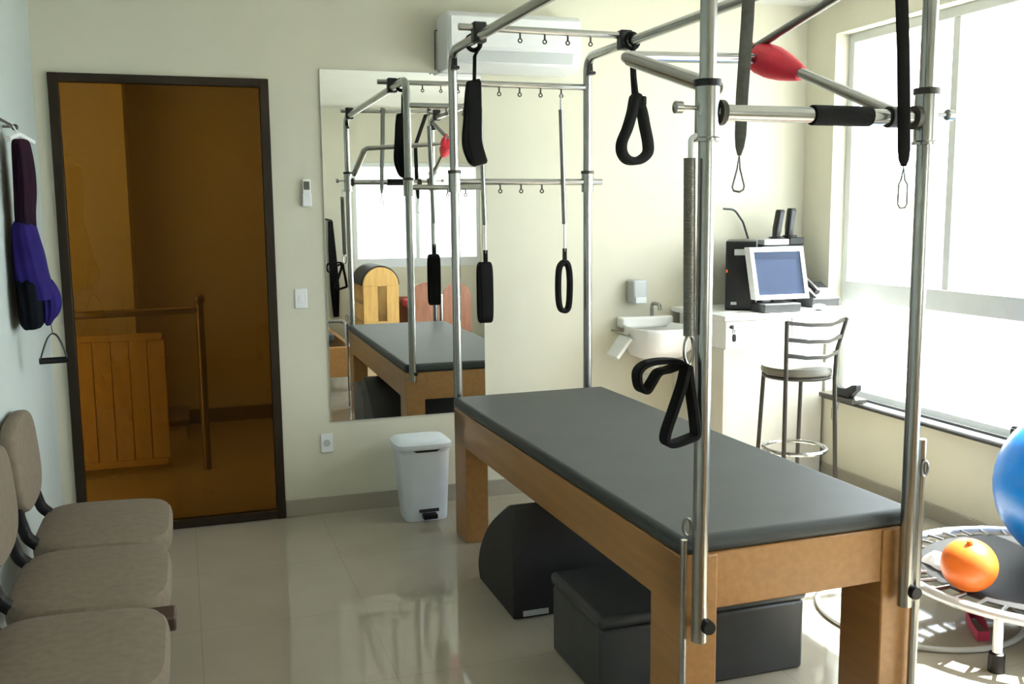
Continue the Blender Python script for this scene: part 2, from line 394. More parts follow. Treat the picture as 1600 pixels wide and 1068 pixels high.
# outside
struct('terrace_floor', B(XR + .16, 6.6, -6, 9, -.25, -.12).box(-3, XR + .16, -6, YF - .1, -.25, -.12), 'terrace', label='pale tiled terrace outside the window')
struct('ground_far', B(6.6, 160, -120, 160, -6.3, -6.0), 'ground', label='hazy ground far below the window')
def house(x, y, wx, wy, h, lab):
    t = thing('house', lab, 'house', (x, y, -6), group='pale houses outside the window')
    obj('wall', B(x - wx / 2, x + wx / 2, y - wy / 2, y + wy / 2, -6, -6 + h), 'render1', t)
    o = .5; z = -6 + h; rh = wx * .22
    r_ = MB().add([(x - wx / 2 - o, y - wy / 2 - o, z), (x + wx / 2 + o, y - wy / 2 - o, z), (x + wx / 2 + o, y + wy / 2 + o, z), (x - wx / 2 - o, y + wy / 2 + o, z), (x, y - wy / 2 - o, z + rh), (x, y + wy / 2 + o, z + rh)],
                  [(0, 1, 4), (2, 3, 5), (0, 4, 5, 3), (1, 2, 5, 4), (3, 2, 1, 0)])
    obj('roof', r_, 'roof', t)
    for k in range(3):
        yy = y - wy / 2 + wy * (k + .5) / 3
        obj('window', B(x - wx / 2 - .05, x - wx / 2, yy - .6, yy + .6, -6 + h * .55, -6 + h * .82), 'alu', t)
for x, y, wx, wy, h, lab in [(36, 44, 9, 12, 6.2, 'pale house with a low roof straight beyond the far window pane'), (52, 44, 10, 16, 7.4, 'taller pale house behind the first one outside'),
                             (42, 30, 9, 11, 5.6, 'pale low house beyond the right end of the window'), (70, 62, 14, 18, 8.2, 'distant wide pale house on the horizon'), (60, 24, 12, 14, 6.5, 'pale house farthest to the right outside')]:
    house(x, y, wx, wy, h, lab)
nb = thing('rear_light_block', 'pale house block added to dim the rear window, seen in the mirror', 'house', (2.5, -4.2, -.12))  # added house shape that cuts the sky light entering the rear window
obj('wall', B(-1.5, 6.5, -4.6, -3.6, -.12, 5.0), 'render1', nb)
obj('roof', B(-1.8, 6.8, -4.9, -3.3, 5.0, 5.15), 'roof', nb)
obj('window', B(2.2, 2.9, -3.61, -3.57, 1.3, 2.1), 'alu', nb)
def tube_chair(t, cx, cy, z0, m, sh=.45, top=.85, half=.2):
    for sx in (-1, 1):
        for sy in (-1, 1):
            obj('leg', MB().tube([(cx + sx * half, cy + sy * half, z0), (cx + sx * half * .9, cy + sy * half * .9, z0 + (top if sy < 0 else sh))], .014, 8), m, t)
    obj('seat', MB().cushion((cx, cy, z0 + sh), (1, 0, 0), (0, 1, 0), (0, 0, 1), half, half, .03), m, t)
    for q in (.6, .72, .84):
        obj('back_slat', MB().tube([(cx - half * .9, cy - half * .9, z0 + q * top / .85), (cx, cy - half * 1.05, z0 + q * top / .85 - .01), (cx + half * .9, cy - half * .9, z0 + q * top / .85)], .012, 8), m, t)
oc = thing('terrace_chair', 'pale metal chair standing on the terrace outside the window', 'chair', (5.0, 4.6, -.12))
tube_chair(oc, 5.0, 4.6, -.12, 'alu')
ot = thing('terrace_table', 'pale round table standing on the terrace outside the window', 'table', (5.3, 5.4, -.12))
obj('table_top', MB().lathe([(.02, .58), (.42, .58), (.43, .60), (.42, .62), (.02, .62)], (5.3, 5.4, 0)), 'alu', ot)
obj('column', MB().tube([(5.3, 5.4, -.1), (5.3, 5.4, .58)], .03), 'alu', ot)
obj('foot', MB().lathe([(.02, -.12), (.22, -.12), (.22, -.10), (.03, -.08)], (5.3, 5.4, 0)), 'alu', ot)

# ------------------------------------------------------------------ back wall fittings
mr = thing('wall_mirror', 'tall frameless mirror on the back wall beside the door', 'mirror', (1.07, YB, .47))
obj('glass_plate', B(.672, 1.478, YB - .008, YB - .001, .468, 2.185), 'mirror', mr)
obj('polished_edge', MB().box(.6705, .672, YB - .008, YB, .468, 2.186).box(1.478, 1.4795, YB - .008, YB, .468, 2.186).box(.672, 1.478, YB - .008, YB, 2.185, 2.1865).box(.672, 1.478, YB - .008, YB, .4665, .468), 'lightgrey', mr)

ac = thing('air_conditioner', 'white split air conditioner high on the back wall above the mirror', 'air conditioner', (1.59, YB, 2.19))
prof = [(YB, 2.455), (YB - .17, 2.455), (YB - .198, 2.435), (YB - .205, 2.36), (YB - .205, 2.275), (YB - .185, 2.215), (YB - .13, 2.188), (YB, 2.188)]
obj('body', MB().prism(prof, lambda a, b, d_: (d_, a, b), 1.262, 1.945), 'white', ac, .008)
obj('front_panel', B(1.270, 1.937, YB - .212, YB - .200, 2.285, 2.43), 'white', ac, .004)
obj('louver', MB().prism([(YB - .208, 2.272), (YB - .19, 2.222), (YB - .182, 2.226), (YB - .20, 2.276)], lambda a, b, d_: (d_, a, b), 1.29, 1.90), 'lightgrey', ac)
obj('end_cap', B(1.255, 1.263, YB - .19, YB, 2.20, 2.445), 'white', ac, .003)
obj('cable', MB().tube(arcpts([(1.255, YB - .010, 2.39), (1.243, YB - .010, 2.39), (1.240, YB - .010, 2.20)], .01), .003, 8), 'greyweb', ac)

rm = thing('remote_control', 'small white remote control in a holder on the back wall', 'remote', (.59, YB, 1.54))
obj('holder', B(.568, .612, YB - .022, YB, 1.535, 1.60), 'white', rm, .004)
obj('body', B(.571, .609, YB - .019, YB - .003, 1.56, 1.665), 'white', rm, .004)
obj('display', B(.576, .604, YB - .0205, YB - .019, 1.615, 1.655), 'display', rm)
for (x, z, nm, lab, cat) in [(.545, 1.09, 'light_switch', 'white light switch plate on the wall between door and mirror', 'switch'), (.645, .36, 'wall_socket', 'white wall socket low below the mirror corner', 'socket')]:
    t = thing(nm, lab, cat, (x, YB, z))
    obj('plate', B(x - .030, x + .030, YB - .006, YB, z - .048, z + .048), 'white', t, .003)
    if nm == 'light_switch': obj('rocker', B(x - .011, x + .011, YB - .008, YB - .006, z - .02, z + .02), 'white', t, .002)
    else:
        obj('socket_face', MB().lathe([(.002, -.008), (.018, -.008), (.018, -.005)], (x, YB, z), axis='Y'), 'lightgrey', t)

# ------------------------------------------------------------------ pedal bin
bn = thing('pedal_bin', 'white plastic pedal bin standing below the mirror', 'bin', (1.075, 4.66, 0))
def rrect(cx, cy, hx, hy, z, e=5, n=36):
    out = []
    for i in range(n):
        a = 2 * PI * i / n; ca, sa = math.cos(a), math.sin(a)
        out.append(Vector((cx + math.copysign(abs(ca) ** (2 / e), ca) * hx, cy + math.copysign(abs(sa) ** (2 / e), sa) * hy, z)))
    return out
obj('body', MB().loft([rrect(1.085, 4.67, .105, .095, 0), rrect(1.085, 4.67, .108, .098, .012), rrect(1.078, 4.67, .128, .115, .345), rrect(1.078, 4.67, .132, .119, .348), rrect(1.078, 4.67, .132, .119, .362)]), 'binwhite', bn)
obj('lid', MB().loft([rrect(1.075, 4.665, .139, .125, .363), rrect(1.075, 4.665, .142, .128, .37), rrect(1.075, 4.665, .140, .126, .388), rrect(1.075, 4.665, .125, .112, .400), rrect(1.075, 4.665, .06, .05, .405)]), 'binwhite', bn)
obj('lid_gap', MB().prism([(-.07, .362), (-.05, .350), (.05, .350), (.07, .362)], lambda a, b, d_: (1.08 + a, d_, b), 4.549, 4.553), 'dkgrey', bn)
obj('pedal', B(1.055, 1.125, 4.53, 4.575, .018, .042), 'black', bn, .004)
obj('pedal_plate', B(1.04, 1.14, 4.566, 4.574, .045, .062), 'dkgrey', bn, .002)

# ------------------------------------------------------------------ the trapeze table
CX, CY, CR = 1.545, 3.285, R(0.8)
cad = thing('trapeze_table', 'large wooden exercise trapeze table with black padded bed and chrome frame', 'exercise table', (CX, CY, 0), CR)
def cobj(name, mb, m, parent=None, **k): return obj(name, mb, m, parent or cad, local=True, **k)
PX, PY = .330, 1.113
ZT = 2.215
# padded bed
cobj('mattress', MB().box(-.368, .392, -1.075, 1.075, .603, .652), 'vinyl', bev=.018, seg=4)
# frame
cobj('side_rail', B(-.362, -.322, -1.07, 1.07, .445, .602), 'wood', bev=.004)
cobj('side_rail', B(.346, .386, -1.07, 1.07, .445, .602), 'wood', bev=.004)
cobj('end_rail', B(-.321, .345, -1.07, -1.03, .445, .602), 'wood', bev=.004)
cobj('end_rail', B(-.321, .345, 1.03, 1.07, .445, .602), 'wood', bev=.004)
for sx in (-1, 1):
    for sy in (-1, 1):
        x0, x1 = (-.366, -.255) if sx < 0 else (.279, .390)
        y0, y1 = (-1.078, -.90) if sy < 0 else (.90, 1.078)
        cobj('leg', B(x0 + (.004 if sx < 0 else 0), x1 - (.004 if sx > 0 else 0), y0, y1, 0, .60), 'wood', bev=.005)
# posts with bent tops and long top rails
rad = .10
for sx in (-1, 1):
    for sy in (-1, 1):
        x, y = sx * PX, sy * PY
        zb = .56 if sy > 0 else .385
        pts = arcpts([(x, y, zb), (x, y, ZT), (x, y - sy * .16, ZT)], rad, 8)
        p = cobj('post', MB().tube(pts, .0205, 16), 'chrome')
        cobj('bolt_knob', MB().lathe([(.004, -.035), (.017, -.035), (.019, -.028), (.019, -.010), (.010, -.004), (.010, .03)], (x + .012, y, zb + .045), 16, axis='Y'), 'black', p)
        cobj('hook_bracket', MB().prism([(0, 0), (.055, 0), (.055, .012), (.022, .02), (.018, .055), (0, .055)], lambda a, b, d_: (x + d_, y - sy * (.015 + a), ZT - .085 + b), -.012, .012), 'black', p)
    cobj('top_rail', MB().tube([(sx * PX, -PY + .155, ZT), (sx * PX, PY - .155, ZT)], .0205, 16), 'chrome')
def eye(parent, x, y, z):
    cobj('eye_hook', MB().tube([(x, y, z), (x, y, z - .022)], .004, 6).tube([(x + .008 * math.cos(2 * PI * k / 12), y, z - .029 + .008 * math.sin(2 * PI * k / 12)) for k in range(12)], .003, 6, True), 'darksteel', parent)
def wl(xw, yw):   # world -> table coordinates
    v = FRAME[cad.name].inverted() @ Vector((xw, yw, 0)); return v.x, v.y
# fixed cross bars at the far end
b2 = cobj('cross_bar', MB().tube([(-PX, PY, 2.078), (PX, PY, 2.078)], .0145, 12), 'chrome')
for xw in (1.315, 1.415, 1.515, 1.618, 1.722):
    eye(b2, xw - CX + .02, PY, 2.064)
b3 = cobj('cross_bar', MB().tube([(-PX, PY, 1.638), (PX + .075, PY, 1.638)], .0145, 12), 'chrome')
for xw in (1.415, 1.518, 1.622):
    eye(b3, xw - CX + .02, PY, 1.624)
for sx in (-1, 1):
    x = sx * PX
    sl = cobj('sleeve', MB().lathe([(.021, 1.59), (.029, 1.59), (.029, 1.675), (.021, 1.675)], (x, PY, 0), 16), 'chrome')
    cobj('band', MB().lathe([(.021, 1.676), (.031, 1.676), (.031, 1.69), (.021, 1.69)], (x, PY, 0), 16), 'darksteel', sl)
# sliding bar on top
yb1 = 4.0 - CY
b1 = cobj('sliding_bar', MB().tube([(-PX - .085, yb1, ZT + .034), (PX + .03, yb1, ZT + .034)], .0145, 12), 'chrome')
for xw in (1.385, 1.495, 1.60, 1.705):
    eye(b1, xw - CX + .01, yb1, ZT + .02)
for sx in (-1, 1):
    cobj('clamp', MB().box(sx * PX - .028, sx * PX + .028, yb1 - .024, yb1 + .024, ZT - .026, ZT + .056), 'black', b1, bev=.006)
yb4 = 2.34 - CY
b4 = cobj('sliding_bar', MB().tube([(-PX - .06, yb4, ZT + .034), (PX + .06, yb4, ZT + .034)], .0145, 12), 'chrome')
for sx in (-1, 1):
    cobj('clamp', MB().box(sx * PX - .028, sx * PX + .028, yb4 - .024, yb4 + .024, ZT - .026, ZT + .056), 'black', b4, bev=.006)
# near end: sleeves, pivot bar, push-through bar
for sx in (-1, 1):
    x = sx * PX; y = -PY
    sl = cobj('sleeve', MB().lathe([(.021, 1.665), (.034, 1.665), (.034, 1.672), (.030, 1.676), (.030, 1.795), (.021, 1.795)], (x, y, 0), 18), 'chrome')
    cobj('band', MB().lathe([(.021, 1.796), (.034, 1.796), (.034, 1.812), (.021, 1.812)], (x, y, 0), 18), 'black' if sx < 0 else 'darksteel', sl)
    cobj('thumb_screw', MB().lathe([(.005, .028), (.006, .068), (.015, .070), (.015, .088), (.004, .090)] if sx > 0 else [(.005, -.028), (.006, -.068), (.015, -.070), (.015, -.088), (.004, -.090)], (x, y, 1.745), 14, axis='X'), 'chrome', sl)
    cobj('pivot_ring', MB().lathe([(.018, -sx * .030), (.031, -sx * .030), (.031, -sx * .044), (.018, -sx * .044)], (x, y, 1.735), 18, axis='X'), 'darksteel', sl)
pb = cobj('pivot_bar', MB().tube([(-PX, -PY, 1.735), (PX, -PY, 1.735)], .020, 16), 'chrome')
cobj('foam_grip', MB().lathe([(.020, -.06), (.0255, -.058), (.0255, .118), (.020, .12)], (.03, -PY, 1.735), 18, axis='X'), 'webbing', pb)
cobj('black_clamp', MB().lathe([(.020, -.02), (.0275, -.018), (.0275, .012), (.020, .014)], (.225, -PY, 1.735), 18, axis='X'), 'black', pb)
ub_pts = arcpts([(-.285, -1.07, 1.80), (-.285, -.545, 1.952), (.292, -.43, 1.985), (.292, -1.07, 1.742)], .05, 6)
ub = cobj('push_through_bar', MB().tube(ub_pts, .0165, 14), 'chrome')
cobj('arm_sleeve', MB().tube([(-.285, -1.075, 1.798), (-.285, -.60, 1.936)], .0215, 14), 'chrome', ub)
# spring between push-through bar and near right post
pp, rr = rib((.268, -.375, 2.022), (.325, -1.03, 2.175), .0140, 80)
cobj('top_spring', MB().tube(pp, rr, 10), 'steel')
# lower frame struts beside the near posts
for sx in (-1, 1):
    x = sx * (PX) + (-.042 if sx < 0 else .045)
    rd = cobj('side_rod', MB().tube([(x, -PY + .01, .01), (x, -PY + .01, .66 if sx < 0 else .86)], .009 if sx < 0 else .013, 10), 'chrome')
    cobj('rod_hook', MB().tube([(x + .011 * math.cos(2 * PI * q / 12), -PY - .005, (.70 if sx < 0 else .78) + .022 * math.sin(2 * PI * q / 12)) for q in range(12)], .004, 6, True), 'steel', rd)

# red pad tied over the push-through bar
rp_ = thing('red_pad', 'red padded wrap tied around the push-through bar', 'pad', (1.85, 2.83, 1.95))
ax0, ax1 = Vector((1.832, 2.885, 1.992)), Vector((1.848, 2.68, 1.915))
prs = [(0, .046), (.03, .052), (.3, .053), (.55, .046), (.8, .034), (.93, .027), (1, .022)]
obj('wrap', MB().tube([ax0.lerp(ax1, t) for t, _ in prs], [q for _, q in prs], 16), 'red', rp_)
obj('tie', MB().tube([ax0 + Vector((.0, .01, .02)), ax0 + Vector((-.015, .03, .05)), ax0 + Vector((-.03, .03, .035)), ax0 + Vector((-.03, .02, -.01))], .006, 8), 'red', rp_)

# ------------------------------------------------------------------ straps and springs hung on the table
# fuzzy strap on the left top rail, seen edge-on
s1 = thing('ankle_strap', 'black padded loop strap hanging from the left top rail', 'strap', (1.225, 4.15, 1.7), group='black padded loop straps')
obj('cord', MB().ribbon([(1.228, 4.15, 2.245), (1.252, 4.15, 2.235), (1.254, 4.15, 2.20), (1.232, 4.15, 2.16), (1.228, 4.15, 2.03)], (0, 1, 0), .028, .010), 'webbing', s1)
obj('hitch', MB().tube([(1.228 + .031 * math.cos(a), 4.15, ZT + .031 * math.sin(a)) for a in [2 * PI * k / 16 for k in range(16)]], .010, 8, True), 'webbing', s1)
lp = [(1.226, 4.15, 2.05), (1.222, 4.132, 2.0), (1.218, 4.118, 1.9), (1.214, 4.105, 1.80), (1.232, 4.11, 1.735), (1.246, 4.135, 1.715), (1.246, 4.165, 1.715), (1.232, 4.19, 1.735), (1.214, 4.195, 1.80), (1.218, 4.182, 1.9), (1.222, 4.168, 2.0)]
obj('loop', MB().ribbon(cr(lp), (1, 0, .25), .062, .022, True), 'webbing', s1)
# open loop strap on the right top rail
s2 = thing('ankle_strap', 'black padded loop strap with open loop hanging from the right top rail', 'strap', (1.87, 3.93, 1.7), group='black padded loop straps')
X0, Y0 = 1.866, 3.93
obj('cord', MB().ribbon([(X0 - .022, Y0, 2.235), (X0, Y0, 2.245), (X0 + .02, Y0, 2.22), (X0, Y0, 2.17), (X0 + .008, Y0, 2.06), (X0 + .02, Y0, 1.95)], (0, 1, 0), [.03, .03, .03, .03, .034, .05], .016), 'webbing', s2)
obj('hitch', MB().tube([(1.866 + .031 * math.cos(a), Y0, ZT + .031 * math.sin(a)) for a in [2 * PI * k / 16 for k in range(16)]], .009, 8, True), 'webbing', s2)
lp = [(X0 + .018, Y0, 1.985), (X0 + .002, Y0, 1.92), (X0 - .02, Y0, 1.85), (X0 - .046, Y0, 1.79), (X0 - .044, Y0, 1.745), (X0 - .015, Y0, 1.715), (X0 + .035, Y0, 1.715), (X0 + .075, Y0, 1.745), (X0 + .078, Y0, 1.79), (X0 + .062, Y0, 1.86), (X0 + .045, Y0, 1.93)]
obj('loop', MB().ribbon(cr(lp), (0, 1, 0), .055, .034, True), 'webbing', s2)
obj('buckle', B(X0 + .035, X0 + .058, Y0 - .03, Y0 + .03, 1.945, 1.985), 'webbing', s2, .006)

# springs with handles on the far cross bar
YS = 4.385
def far_spring(x, label, open_):
    t = thing('spring_with_handle', label, 'spring', (x, YS, 1.0), group='springs with handles on the far cross bar')
    obj('top_cord', MB().tube([(x - .012, YS, 2.04), (x - .012, YS, 1.97)], .004, 6), 'lightgrey', t)
    pp, rr = rib((x - .012, YS, 1.97), (x + .004, YS, 1.44), .0115, 60)
    obj('coil', MB().tube(pp, rr, 10), 'steel', t)
    obj('snap_cord', MB().tube([(x + .004, YS, 1.44), (x + .005, YS, 1.31)], .0055, 6), 'white', t)
    obj('strap', MB().ribbon([(x + .005, YS, 1.325), (x + .005, YS, 1.24)], (1, 0, 0) if not open_ else (1, 0, 0), .02, .01), 'webbing', t)
    if open_:
        pts = [(x - .022 + .0, YS, 1.235), (x - .029, YS, 1.16), (x - .026, YS, 1.07), (x - .012, YS, 1.03), (x + .012, YS, 1.028), (x + .026, YS, 1.06), (x + .031, YS, 1.16), (x + .024, YS, 1.235), (x + .005, YS, 1.262)]
        obj('handle', MB().ribbon(cr(pts), (0, 1, 0), .04, .020, True), 'webbing', t)
    else:
        pts = [(x, YS + .029, 1.235), (x, YS + .032, 1.14), (x, YS + .028, 1.02), (x, YS, .995), (x, YS - .028, 1.02), (x, YS - .032, 1.14), (x, YS - .026, 1.235), (x, YS, 1.262)]
        obj('handle', MB().ribbon(cr(pts), (1, 0, 0), .060, .018, True), 'webbing', t)
far_spring(1.335, 'spring with black handle seen edge-on, hanging in front of the mirror', False)
far_spring(1.73, 'spring with black loop handle hanging against the plain back wall', True)

# long spring with foot loops beside the near left post
ls = thing('long_spring', 'long grey spring hanging beside the near left post', 'spring', (1.19, 2.15, 1.1))
pp, rr = rib((1.183, 2.165, 1.625), (1.188, 2.165, 1.19), .0150, 120)
obj('coil', MB().tube(pp, rr, 12), 'steel', ls)
obj('top_clip', MB().tube(arcpts([(1.205, 2.165, 1.68), (1.186, 2.165, 1.672), (1.186, 2.165, 1.625)], .01), .007, 8), 'white', ls)
obj('snap_hook', MB().tube([(1.188 + .013 * math.cos(a), 2.165, 1.155 + .036 * math.sin(a)) for a in [2 * PI * k / 18 for k in range(18)]], .0042, 8, True), 'chrome', ls)
def loop_thing(label, pts, wd, width, th, m='webbing'):
    t = thing('foot_loop', label, 'strap', (1.185, 2.16, 1.1), group='foot loops on the long spring')
    obj('strap_loop', MB().ribbon(cr([Vector(q) + Vector((-.014, -.010, 0)) for q in pts]), wd, width, th, True), m, t); return t
z0 = 1.118
pts = [(1.186, 2.155, z0), (1.172, 2.155, z0 - .05), (1.150, 2.155, z0 - .11), (1.130, 2.155, z0 - .165), (1.131, 2.155, z0 - .188), (1.152, 2.155, z0 - .194), (1.195, 2.155, z0 - .184), (1.212, 2.155, z0 - .176), (1.211, 2.155, z0 - .150), (1.202, 2.155, z0 - .09), (1.193, 2.155, z0 - .04)]
t = loop_thing('black triangular foot loop hanging at the near left post', pts, (0, 1, 0), .040, .015)
pts = [(1.178, 2.17, z0 + .006), (1.14, 2.18, z0 + .012), (1.09, 2.18, z0 + .008), (1.064, 2.18, z0 - .012), (1.068, 2.18, z0 - .050), (1.086, 2.18, z0 - .060), (1.102, 2.18, z0 - .040), (1.12, 2.18, z0 - .016), (1.15, 2.18, z0 - .010)]
t = loop_thing('stiff black foot loop sticking out left of the near post', pts, (0, 1, 0), .045, .012)

# slings near the window side
g = thing('grey_sling', 'grey webbing sling with snap hook hanging behind the pivot bar', 'sling', (1.45, 2.36, 1.6))
obj('webbing', MB().ribbon([(1.478, 2.335, 2.274), (1.476, 2.368, 2.262), (1.470, 2.372, 2.2), (1.464, 2.372, 2.0), (1.452, 2.372, 1.80), (1.450, 2.372, 1.70), (1.448, 2.372, 1.668), (1.447, 2.372, 1.645)], (1, -.35, 0), [.034, .034, .034, .034, .033, .031, .024, .010], .006), 'greyweb', g)
obj('snap_hook', MB().tube([(1.447, 2.372, 1.652), (1.451, 2.372, 1.61), (1.464, 2.37, 1.563), (1.461, 2.37, 1.553), (1.450, 2.372, 1.547), (1.434, 2.376, 1.551), (1.431, 2.377, 1.560), (1.443, 2.373, 1.61)], .0032, 8, True), 'steel', g)
b = thing('black_sling', 'black webbing sling with snap hook hanging in front of the bright window', 'sling', (1.78, 2.13, 1.5))
obj('webbing', MB().ribbon([(1.838, 2.335, 2.274), (1.826, 2.30, 2.262), (1.80, 2.22, 2.15), (1.768, 2.14, 2.02), (1.772, 2.13, 1.88), (1.777, 2.126, 1.74), (1.782, 2.126, 1.65), (1.783, 2.126, 1.622), (1.783, 2.126, 1.606)], (1, -.35, 0), [.032, .032, .032, .032, .032, .032, .032, .026, .012], .007), 'webbing', b)
obj('snap_hook', MB().tube([(1.783, 2.126, 1.605), (1.789, 2.126, 1.572), (1.796, 2.124, 1.56), (1.797, 2.124, 1.51), (1.792, 2.126, 1.50), (1.778, 2.128, 1.50), (1.773, 2.13, 1.51), (1.774, 2.13, 1.56), (1.779, 2.128, 1.572)], .0030, 8, True), 'chrome', b)
k = thing('black_hook_strap', 'short black strap end hanging at the top edge beside the red pad', 'strap', (1.64, 2.37, 2.05))
obj('webbing', MB().ribbon([(1.64, 2.335, 2.274), (1.64, 2.368, 2.262), (1.638, 2.372, 2.2), (1.636, 2.372, 2.10), (1.636, 2.372, 2.062)], (1, -.35, 0), .022, .010), 'webbing', k)

# ------------------------------------------------------------------ under the table
hb = thing('half_barrel', 'black upholstered half barrel lying under the trapeze table', 'barrel', (1.35, 3.53, 0))
out = [(3.305, 0.0), (3.305, .405), (3.318, .425)] + [(q.y, q.z) for q in cr([(0, 3.34, .430), (0, 3.40, .402), (0, 3.60, .280), (0, 3.72, .160), (0, 3.765, .065), (0, 3.745, 0)], False, 5)]
obj('body', MB().prism(out, lambda a, b_, d_: (d_, a, b_), 1.10, 1.66), 'foam', hb, .008, 3)
obj('label_tag', B(1.135, 1.235, 3.294, 3.299, .012, .032), 'lightgrey', hb)
bx = thing('sitting_box', 'charcoal padded sitting box under the near end of the table', 'box', (1.51, 2.83, 0))
obj('body', B(1.15, 1.875, 2.62, 3.03, 0.0, .235), 'boxvinyl', bx, .012, 3)
obj('padded_top', B(1.143, 1.882, 2.613, 3.037, .236, .278), 'boxvinyl', bx, .016, 3)

# ------------------------------------------------------------------ waiting seats on the left
wbn = thing('waiting_bench', 'three-seat beam bench with taupe fabric seats along the left wall', 'bench', (-.28, 3.0, 0))
SY = (3.545, 3.005, 2.465)
for yc in SY:
    se = obj('seat', MB().cushion((-.290, yc, .432), (1, 0, -.03), (0, 1, 0), (0.03, 0, 1), .215, .268, .065, e=4.4, dome=.012, n=48), 'fabric', wbn)
    ba = obj('backrest', MB().cushion((-.536, yc, .700), (0, 1, 0), (-.08, 0, 1), (1, 0, .08), .235, .155, .045, e=3.0, dome=.008, n=48), 'fabric', wbn)
    for sy in (-1, 1):
        yy = yc + sy * .175
        obj('bracket', MB().ribbon(arcpts([(-.534, yy, .60), (-.528, yy, .545), (-.512, yy, .485), (-.465, yy, .440), (-.36, yy, .400)], .05, 4), (0, 1, 0), .045, .028), 'black', wbn)
obj('beam', B(-.335, -.275, 2.2, 3.82, .335, .385), 'black', wbn, .004)
for yc in SY:
    obj('seat_plate', B(-.40, -.20, yc - .09, yc + .09, .386, .398), 'black', wbn)
for yy in (2.40, 3.62):
    lg = obj('leg', B(-.325, -.285, yy - .02, yy + .02, .03, .335), 'black', wbn, .003)
    obj('foot', B(-.50, -.11, yy - .022, yy + .022, 0, .032), 'black', lg, .004)
obj('end_block', B(-.158, -.062, 2.648, 2.742, .405, .445), 'brown_block', wbn, .006)

# ------------------------------------------------------------------ clothes and band on the left wall
hk = thing('wall_rail', 'thin grey hanging rail on the left wall above the garment', 'rail', (XL, 3.6, 1.8))
obj('rod', MB().tube([(-.545, 3.0, 1.820), (-.545, 4.0, 1.820)], .005, 8), 'steel', hk)
obj('end_knob', MB().sphere((-.545, 4.005, 1.820), .012, 12, 8), 'darksteel', hk)
for yy in (3.3, 3.97):
    obj('bracket', MB().tube([(XL, yy, 1.820), (-.545, yy, 1.820)], .005, 8), 'steel', hk)
gm = thing('hanging_garment', 'violet and black garment hanging on the left wall beside the door', 'clothing', (-.5, 3.93, 1.1))
def gsec(z, x0, x1, hy, yc=4.12):
    n = 56; out = []
    for i in range(n):
        a = 2 * PI * i / n
        wv = 1 + .07 * math.sin(5 * a + z * 5) + .035 * math.sin(11 * a + z * 9)
        out.append(Vector(((x0 + x1) / 2 + (x1 - x0) / 2 * math.cos(a) * (1 + .04 * math.sin(7 * a + z * 8)), yc + hy * math.sin(a) * wv, z)))
    return out
def drape(name, m, yc, secs):
    pts = cr([(a, c, z) for z, a, c, h in secs], False, 4); hs_ = cr([(h, 0, 0) for z, a, c, h in secs], False, 4)
    return obj(name, MB().loft([gsec(q.z, q.x, q.y, hh.x, yc) for q, hh in zip(pts, hs_)]), m, gm, smooth=75)
drape('upper_cloth', 'darkcloth', 3.93, [(1.772, -.540, -.50, .04), (1.755, -.548, -.490, .07), (1.672, -.550, -.481, .09), (1.587, -.552, -.482, .10), (1.509, -.555, -.490, .10), (1.44, -.556, -.490, .09)])
drape('middle_cloth', 'purple', 3.92, [(1.487, -.556, -.498, .07), (1.465, -.566, -.490, .10), (1.418, -.570, -.480, .11), (1.361, -.571, -.468, .12), (1.293, -.570, -.458, .12), (1.246, -.566, -.446, .11), (1.205, -.560, -.445, .10)])
drape('lower_cloth', 'blackcloth', 3.92, [(1.290, -.562, -.49, .09), (1.262, -.567, -.476, .128), (1.188, -.565, -.476, .125), (1.125, -.562, -.482, .11), (1.100, -.552, -.497, .08)])
drape('side_flap', 'purple', 3.95, [(1.27, -.49, -.452, .05), (1.235, -.495, -.434, .07), (1.188, -.495, -.424, .075), (1.150, -.492, -.434, .07), (1.122, -.488, -.456, .05), (1.105, -.482, -.466, .03)])
obj('hanger', MB().tube(arcpts([(-.545, 3.83, 1.768), (-.525, 3.93, 1.790), (-.490, 4.02, 1.768)], .04), .009, 8).tube([(-.545, 3.93, 1.826), (-.536, 3.93, 1.81), (-.525, 3.93, 1.79)], .0035, 6), 'white', gm)
bh = thing('band_handle', 'black triangular band handle hanging below the violet garment', 'handle', (-.465, 3.95, .97))
obj('cord', MB().tube([(-.466, 3.95, 1.104), (-.463, 3.95, 1.074)], .002, 6), 'dkgrey', bh)
obj('strap', MB().ribbon(cr([(-.509, 3.95, .980), (-.498, 3.95, 1.015), (-.482, 3.95, 1.055), (-.464, 3.95, 1.073), (-.446, 3.95, 1.060), (-.430, 3.95, 1.02), (-.419, 3.95, .978)], False, 4), (0, 1, 0), .02, .005), 'dkgrey', bh)
obj('grip', MB().tube([(-.514, 3.95, .972), (-.414, 3.95, .974)], .012, 12), 'black', bh)

# ------------------------------------------------------------------ desk corner
dk = thing('desk', 'high white desk built into the corner below the computer', 'desk', (2.95, 4.6, 0))
obj('worktop', B(2.56, XR - .003, 4.30, YB - .002, .945, .972), 'laminate', dk, .003)
for a, b_ in ((2.575, 2.96), (2.965, XR - .02)):
    dr = obj('drawer', B(a, b_, 4.315, 4.80, .80, .942), 'laminate', dk, .003)
    if a < 2.6:
        kx = 2.605
        obj('lock', MB().lathe([(.003, -.006), (.009, -.006), (.009, 0)], (kx, 4.315, .915), 14, axis='Y'), 'steel', dr)
        obj('key', MB().box(kx - .002, kx + .002, 4.288, 4.309, .905, .925).box(kx - .008, kx + .008, 4.284, 4.290, .885, .905), 'steel', dr)
        obj('key_fob', MB().cushion((kx + .002, 4.287, .862), (1, 0, 0), (0, 0, 1), (0, -1, 0), .010, .020, .008, e=3, n=16, dome=.001), 'black', dr)
obj('side_panel', B(2.575, 2.60, 4.33, YB - .002, 0, .799), 'deskside', dk, .002)
